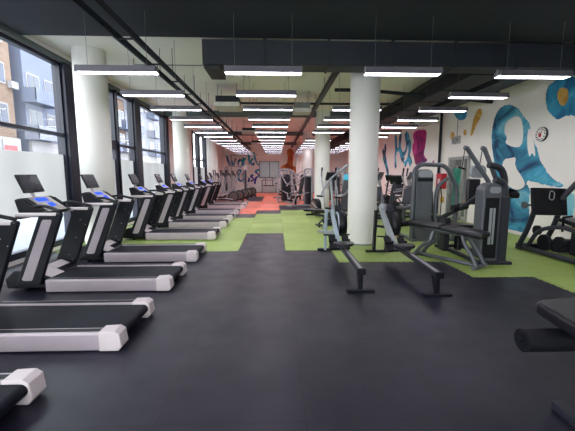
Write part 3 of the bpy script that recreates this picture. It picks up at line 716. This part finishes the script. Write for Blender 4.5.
# ------------------------------------------------------------------ pulldown machine
t = thing('pulldown_machine', 'dark grey pulldown machine with two long lever arms and black rollers', 'gym machine', (3.83,6.32,.006))
MB().prism(rrect(-.2,.24,.03,1.44,.17,5), 'y', -.62, -.36).build('weight_shroud', W['grey'], t, bevel=.02)
MB().bb(-.16,.08,-.628,-.621,.1,1.18).build('shroud_window', W['black'], t)
MB().bb(-.08,-.03,-.634,-.629,.35,1.0).bb(-.015,.025,-.634,-.629,.35,1.0).build('weight_plate', W['lgrey'], t, bevel=.003)
MB().prism(rrect(-.1,.1,1.26,1.37,.05,4), 'y', -.63, -.621).build('shroud_badge', W['lgrey'], t)
MB().bb(.12,.25,-.68,-.5,0,1.2).tube(fillet([(.185,-.59,1.15),(.17,-.59,1.42),(.0,-.59,1.5)],.15), .065, 12).build('post', W['dgrey'], t, bevel=.012)
MB().bb(-.28,.34,-.72,-.62,0,.05).bb(-.28,-.2,-.7,.75,0,.07).bb(.18,.26,-.7,.75,0,.07).bb(-.34,.34,.7,.8,0,.06).build('base', W['dgrey'], t, bevel=.01)
MB().tube([(-.27,.7,.05),(-.34,.62,.65),(-.22,-.1,1.0),(-.12,-.45,1.25)], .045, 10).build('strut', W['dgrey'], t)
MB().bb(-.36,-.24,.35,.6,0,.7).build('rear_post', W['dgrey'], t, bevel=.012)
for x0, x1, y in ((-.42,.1,-.3),(-.05,.3,-.22)):
    MB().tube(fillet([(x0,y,2.07),(x0+.05,y,2.06),(x1,y,1.42),(x1+.04,y,1.2)],.12), .04, 12).build('lever_arm', W['grey'], t)
    MB().tube([(x0,y-.02,2.04),(x0-.03,y-.02,1.72)], .008, 6).tube([(x0-.09,y-.02,1.72),(x0+.03,y-.02,1.68)], .018, 8).build('hanging_handle', W['black'], t)
MB().tube(fillet([(.05,-.3,1.76),(.28,-.3,1.72),(.38,-.3,1.5),(.36,-.3,1.28)],.12), .06, 12).build('counter_lever', W['dgrey'], t)
MB().cyl((.2,-.34,1.22),(.62,-.34,1.2),.028,12).build('roller_bar', W['dgrey'], t)
for x in (.34,.54): MB().cyl((x-.08,-.34,1.21),(x+.07,-.34,1.205),.058,18).build('roller', W['blackm'], t)
MB().prism(rrect(-.12,.18,1.52,1.76,.09), 'y', -.06, .03).build('headrest', W['lgrey'], t, bevel=.02)
MB().box((.0,.05,1.25),(.26,.08,.5)).build('backrest', W['vinyl'], t, bevel=.03)
MB().box((-.1,.28,.55),(.4,.42,.08)).bb(-.15,-.05,.2,.35,.05,.5).build('seat', W['vinyl'], t, bevel=.02)
MB().cyl((-.38,.05,.92),(-.1,.05,.98),.07,16).build('thigh_roller', W['blackm'], t)

# ------------------------------------------------------------------ leg curl bench in front of it
t = thing('leg_curl_bench', 'black padded bench on curved grey legs in front of the pulldown machine', 'bench', (3.13,5.80,.006))
a = Vector((-.4,.72,0)); b_ = Vector((.36,-.48,0)); dr = (b_-a).normalized(); nr = Vector((-dr.y,dr.x,0)); ang = math.atan2(dr.y, dr.x)
def along(k, w, z): return tuple(a+dr*k+nr*w+Vector((0,0,z)))
MB().box(along(.34,0,.63),(.66,.32,.09),(0,0,ang)).build('long_pad', W['vinyl'], t, bevel=.035)
MB().box(along(1.05,0,.6),(.72,.34,.1),(0,.06,ang)).build('chest_pad', W['vinyl'], t, bevel=.035)
MB().tube([along(-.12,-.22,.6),along(-.12,.22,.6)], .06, 16).build('ankle_roller', W['blackm'], t)
MB().tube([along(0,0,.56),along(1.35,0,.52)], .035, 10).build('spine_tube', W['grey'], t)
for k0, k1 in ((.5,.28),(1.05,1.28)):
    for w in (-.13,.13):
        MB().tube(fillet([along(k0,w*.5,.53),along(k0+(.1 if k1 > 1 else -.0),w,.36),along(k1,w,.2),along(k1+(.08 if k1>1 else -.12),w,.02)],.15), .035, 10).build('leg', W['grey'], t)
MB().tube([along(.18,0,.04),along(1.34,0,.04)], .035, 10).tube([along(.16,-.22,.035),along(.16,.22,.035)],.035,10).tube([along(1.34,-.22,.035),along(1.34,.22,.035)],.035,10).build('base_tube', W['grey'], t)
MB().tube([along(.9,.12,.3),along(.95,.3,.42),along(.95,.3,.62)], .018, 8).build('hand_grip', W['black'], t)

# ------------------------------------------------------------------ leg press by the mural wall
t = thing('leg_press', 'black leg press with ribbed footplate beside the mural wall, cut by the right edge', 'gym machine', (5.45,6.1,.006))
MB().tube([(-.26,.72,.07),(-.22,-1.3,.07)], .05, 12).tube([(.5,.72,.07),(.5,-1.3,.07)], .05, 12).bb(-.3,.6,.62,.78,0,.13).bb(-.35,.6,-1.3,-1.18,0,.1).build('base_frame', W['dgrey'], t, bevel=.012)
fp = MB().box((-.05,.3,1.05),(.72,.06,.54),(-.2,.03,.04)).build('footplate', W['black'], t, bevel=.01)
rb_ = MB()
for k in range(11): rb_.box((-.05,.262-.0,.82+k*.045),(.7,.012,.012),(0,0,.04))
rb = MB()
for k in range(11):
    z = -.23+k*.046; rb.box(Vector((-.05,.3,1.05))+Euler((-.2,.03,.04)).to_matrix() @ Vector((0,-.033,z)), (.7,.008,.012), (-.2,.03,.04))
rb.build('rib', W['blackm'], fp)
em = MB(); R = Euler((-.2,.03,.04)).to_matrix()
pl = [R @ Vector((x,-.045,z))+Vector((-.05,.3,1.05)) for x, z in ((-.03,.07),(.0,.2),(.05,.21),(.09,.17),(.07,.06),(.04,.03),(.0,.03))]
em.tube(fillet(pl+[pl[0]],.03), .009, 6); em.build('emblem', W['lgrey'], fp)
for x in (-.3,.22):
    MB().tube(fillet([(x,.34,.85),(x-.03,.42,.5),(x-.06,.6,.1)],.2), .05, 12).build('plate_post', W['dgrey'], t)
MB().disc((-.5,.35,.98),'x',.075,.04,18).build('pulley_wheel', W['grey'], t)
MB().cyl((-.5,.35,.98),(-.35,.35,.98),.02,8).build('pulley_axle', W['grey'], t)
MB().tube(fillet([(.2,.3,1.1),(.36,.1,1.5),(.6,-.1,1.75),(.8,-.1,1.76)],.15,5), .05, 12).build('arch_tube', W['dgrey'], t)
MB().tube(fillet([(.5,.2,1.0),(.6,-.1,1.45),(.8,-.1,1.5)],.15,5), .04, 12).build('arch_tube', W['dgrey'], t)
MB().tube(fillet([(-.25,.5,.1),(-.2,.3,.5),(.0,.0,.6),(.3,-1.0,.3)],.2), .04, 10).build('slide_rail', W['dgrey'], t)
MB().tube([(.1,.2,.62),(.42,-1.0,.32)], .028, 10).tube([(.3,.2,.62),(.6,-1.0,.32)], .028, 10).build('slide_rail', W['chrome'], t)
MB().box((.08,-.12,.575),(.06,.17,.012),(-.3,0,.25)).build('warning_label', W['yellow'], t)
for y, z, r in ((.25,.24,.16),(-.1,.3,.12),(.46,.45,.1)): MB().disc((-.1,y,z),'x',r,.06,24).build('cable_wheel', W['black'], t)
MB().box((.3,-.05,.68),(.5,.5,.08),(.12,0,0)).build('seat', W['vinyl'], t, bevel=.03)
MB().box((.45,-.5,.9),(.5,.09,.75),(.5,0,0)).build('backrest', W['vinyl'], t, bevel=.03)
MB().bb(.2,.4,-.2,.0,.05,.64).bb(.1,.55,.15,.3,.05,.3).build('seat_support', W['dgrey'], t)
MB().tube([(.0,-.02,.5),(.0,-.02,.78),(.0,-.2,.82)], .02, 8).build('side_handle', W['black'], t)

# ------------------------------------------------------------------ bench in the right foreground
t = thing('foreground_bench', 'black vinyl bench with a foam roller cut off by the right edge, nearest', 'bench', (2.0,1.75,0))
FG = Vector((2.0,1.75,0))
pp = [Vector(p)-Vector((2.0,1.75)) for p in ((1.60,1.915),(1.585,1.89),(1.53,1.5),(1.6,1.38),(2.8,1.36),(2.9,1.45),(2.9,2.0),(2.8,2.14),(1.66,1.945))]
MB().prism([tuple(p) for p in pp], 'z', .75, .825).build('seat_pad', W['vinyl'], t, bevel=.018)
MB().bb(-.35,.8,-.3,.2,.725,.754).build('pad_board', W['black'], t)
MB().tube([(-.57,.04,.637),(.2,.04,.637)], .065, 32).build('foam_roller', W['blackm'], t)
MB().tube([(-.577,.04,.637),(-.569,.04,.637)], .052, 24).tube([(-.585,.04,.637),(-.575,.04,.637)], .014, 12).build('roller_cap', W['black'], t)
MB().ball((-.365,-.035,.735),.014,10).build('bolt', W['chrome'], t)
MB().bb(.3,.4,-.05,.05,.05,.73).bb(.2,.3,-.0,.08,.6,.66).bb(-.1,.9,-.05,.05,0,.06).bb(.8,.88,-.35,.35,0,.06).bb(-.12,-.04,-.3,.3,0,.06).bb(.72,.8,-.05,.05,.05,.73).build('frame', W['dgrey'], t, bevel=.01)

# ------------------------------------------------------------------ adjustable bench on the green mats
t = thing('adjustable_bench', 'low black adjustable bench on the green mats, left of the rowing machines', 'bench', (1.55,10.1,.006), .1)
MB().box((.05,0,.44),(.34,.3,.07),(0,.2,0)).build('seat', W['vinyl'], t, bevel=.025)
MB().box((-.42,0,.5),(.62,.3,.07),(0,.05,0)).build('backrest', W['vinyl'], t, bevel=.025)
MB().tube([(-.3,0,.46),(.05,0,.38),(-.28,0,.04)], .03, 10).tube([(.05,0,.38),(.3,0,.04)], .03, 10).tube([(-.28,0,.035),(.3,0,.035)], .028, 10).build('frame', W['dgrey'], t)
MB().tube([(-.28,-.25,.03),(-.28,.25,.03)], .03, 10).build('foot_bar', W['dgrey'], t)
MB().tube([(.3,-.22,.03),(.3,.22,.03)], .03, 10).build('foot_bar', W['dgrey'], t)

# ------------------------------------------------------------------ press machines (several stand further back)
def make_press(label, m, accent):
    t = thing('press_machine', label, 'gym machine', (0,0,0))
    MB().bb(-.45,.45,.45,.55,0,.07).bb(-.05,.05,-.6,.5,0,.08).bb(-.35,.35,-.62,-.54,0,.07).build('base', m, t, bevel=.01)
    MB().tube(fillet([(-.42,.5,.05),(-.42,.5,1.85),(.42,.5,1.85),(.42,.5,.05)],.2,5), .045, 12).build('arch_frame', m, t)
    MB().bb(-.15,.15,.4,.6,.08,1.45).build('weight_stack', W['dgrey'], t, bevel=.015)
    MB().bb(-.26,.26,.38,.62,1.45,1.52).build('stack_cap', m, t, bevel=.01)
    MB().box((0,-.2,.5),(.4,.42,.08)).bb(-.04,.04,-.25,-.15,.08,.46).build('seat', W['vinyl'], t, bevel=.02)
    MB().box((0,.12,1.0),(.32,.08,.85),(-.18,0,0)).build('backrest', W['vinyl'], t, bevel=.03)
    MB().box((0,.17,1.5),(.24,.07,.16),(-.18,0,0)).build('head_pad', accent, t, bevel=.02)
    for s in (-1,1):
        MB().tube(fillet([(s*.34,.35,1.75),(s*.46,-.05,1.45),(s*.42,-.45,1.05),(s*.2,-.6,1.0)],.15), .028, 10).build('press_arm', W['chrome'], t)
        MB().tube([(s*.2,-.6,1.0),(s*.42,-.6,1.0)], .024, 8).build('grip', W['black'], t)
        MB().tube([(s*.3,-.5,.1),(s*.3,-.3,.55),(s*.3,.4,.7)], .026, 8).build('side_frame', m, t)
    MB().cyl((-.25,-.5,.3),(.25,-.5,.3),.05,14).build('ankle_roller', W['blackm'], t)
    return t
p0 = make_press('press machine half hidden behind the nearest column, tall black backrest on its left', W['lgrey'], W['teal']); p0.location = (1.85,9.1,.006); p0.rotation_euler.z = -.9
p1 = make_press('silver press machine nearest of the far group, in front of the second column', W['lgrey'], W['vinyl']); p1.location = (1.15,16.6,.0); p1.rotation_euler.z = -1.2
dup(p1, (.72,18.6,.006), .5, 'second silver press machine of the far group, on the orange mats')
dup(p1, (1.25,20.0,.006), 1.3, 'third silver press machine of the far group, left of the third column')
dup(p1, (.55,21.6,.006), -.4, 'farthest press machine of the group, standing below the orange figure')
dup(p1, (3.4,19.0,.006), .8, 'press machine between the second and third right columns')
dup(p0, (3.2,14.6,.006), 1.2, 'press machine with teal head pad right of the column, behind the bikes')

# recumbent bikes / upright bikes right of the column
def make_bike(label):
    t = thing('exercise_bike', label, 'exercise bike', (0,0,0), 0, 'exercise bikes right of the column')
    MB().prism(chaikin([(-.2,.1),(.5,.1),(.62,.4),(.45,.72),(.2,.62),(-.05,.35)],1), 'x', -.12, .12).build('body_shroud', W['black'], t, bevel=.02)
    MB().bb(-.06,.06,-.75,.6,.02,.1).bb(-.3,.3,-.78,-.7,0,.07).bb(-.3,.3,.55,.63,0,.07).build('base_frame', W['dgrey'], t, bevel=.01)
    MB().box((0,-.35,.56),(.42,.34,.08)).bb(-.05,.05,-.4,-.3,.1,.52).build('seat', W['grey'], t, bevel=.03)
    MB().box((0,-.6,.9),(.4,.09,.52),(.2,0,0)).build('backrest', W['dgrey'], t, bevel=.03)
    MB().tube([(0,.4,.6),(0,.3,1.1),(0,.2,1.35)], .04, 10).build('post', W['dgrey'], t)
    c = MB().box((0,.18,1.42),(.36,.07,.28),(-.45,0,0)).build('console', W['black'], t, bevel=.02)
    MB().box((0,.135,1.43),(.26,.01,.18),(-.45,0,0)).build('screen', W['screen'], c)
    for s in (-1,1):
        MB().tube(fillet([(0,.3,1.05),(s*.24,.2,1.1),(s*.26,-.1,1.2)],.1), .018, 8).build('handlebar', W['chrome'], t)
        MB().tube([(s*.12,.2,.35),(s*.2,.2,.35+s*.15)], .02, 8).box((s*.24,.2,.35+s*.15),(.1,.16,.03)).build('pedal', W['blackm'], t)
        MB().tube([(s*.24,-.5,.55),(s*.26,-.3,.72),(s*.26,-.15,.7)], .018, 8).build('side_handle', W['black'], t)
    MB().bb(-.08,.08,.41,.43,.5,.6).build('badge', W['teal'], t)
    return t
bk = make_bike('exercise bike with grey seat just left of the grey weight tower'); bk.location = (3.7,10.0,.006); bk.rotation_euler.z = 2.2
dup(bk, (3.1,11.2,.006), 2.4, 'exercise bike directly behind the right side of the nearest column')
dup(bk, (4.35,11.6,.006), 2.2, 'exercise bike behind the grey weight tower')
dup(bk, (5.2,14.9,.006), 2.2, 'farthest exercise bike, by the magenta blot on the wall')
dup(ct, (3.3,12.4,.006), 2.5, 'black cross trainer behind the nearest column, its arms rising left of the bikes', 'cross trainers right of the column')
dup(ct, (4.65,13.0,.006), 2.5, 'black cross trainer behind the grey weight tower, near the cyan paint strokes', 'cross trainers right of the column')
dup(ct, (4.6,16.6,.006), 2.5, 'farthest cross trainer near the mural wall, below the cyan strokes', 'cross trainers right of the column')
dup(ct, (1.72,12.1,.006), 1.9, 'cross trainer in the gap between the first two right columns', 'cross trainers right of the column')
# tall rig seen beyond the cross trainers
t = thing('cable_rig', 'tall pale cable rig standing before the painted lettering', 'gym machine', (-3.15,26.6,.006))
for x in (-.75,.75):
    MB().bb(x-.14,x+.14,-.18,.18,0,2.15).build('weight_tower', W['silver'], t, bevel=.02)
    MB().bb(x-.08,x+.08,-.19,-.181,.3,1.9).build('stack_window', W['dgrey'], t)
    MB().tube([(x*.8,-.2,1.7),(x*.5,-.25,1.4)], .02, 8).build('cable_handle', W['black'], t)
MB().bb(-.8,.8,-.05,.05,2.15,2.25).build('top_bar', W['silver'], t, bevel=.01)
MB().bb(-.8,.8,-.3,.3,0,.05).build('base', W['silver'], t, bevel=.01)
# machines by the glazed partition
t = thing('multi_station', 'pale multi station standing before the glazed partition', 'gym machine', (-.6,28.9,0))
MB().tube(fillet([(-.6,0,0),(-.6,0,1.1),(.6,0,1.1),(.6,0,0)],.1), .05, 10).tube([(-.6,.3,.6),(.6,.3,.6)], .04, 8).bb(-.7,.7,-.2,.4,0,.06).build('frame', W['lgrey'], t)
MB().box((0,0,.6),(.9,.3,.08)).build('seat', W['vinyl'], t, bevel=.02)
MB().tube([(-.3,.3,.6),(-.3,.3,1.3)], .03, 8).tube([(.3,.3,.6),(.3,.3,1.3)], .03, 8).build('side_post', W['dgrey'], t)

# ------------------------------------------------------------------ daylight and camera
w = bpy.data.worlds.new('World'); bpy.context.scene.world = w; w.use_nodes = True
nt = w.node_tree; bg = nt.nodes['Background']
tc = nt.nodes.new('ShaderNodeTexCoord'); sp = nt.nodes.new('ShaderNodeSeparateXYZ'); rp = nt.nodes.new('ShaderNodeValToRGB')
rp.color_ramp.elements[0].color = (1,.985,.95,1); rp.color_ramp.elements[1].color = (.82,.9,1,1)
nt.links.new(tc.outputs['Generated'], sp.inputs[0]); nt.links.new(sp.outputs['Z'], rp.inputs[0]); nt.links.new(rp.outputs[0], bg.inputs['Color'])
bg.inputs['Strength'].default_value = SKY
s = bpy.context.scene
s.view_settings.view_transform = 'Standard'; s.view_settings.look = 'None'; s.view_settings.gamma = 1; s.view_settings.exposure = EXPO
cam = bpy.data.cameras.new('Camera'); co = bpy.data.objects.new('Camera', cam); C.objects.link(co)
cam.sensor_width = 36; cam.lens = 333/575*36; cam.clip_end = 300; cam.clip_start = .05
co.location = (0,0,1.6); th = math.atan(41.5/333); ps = math.atan(11.5/333*math.cos(th))
co.rotation_euler = (PI/2-th, 0, -ps)
s.camera = co
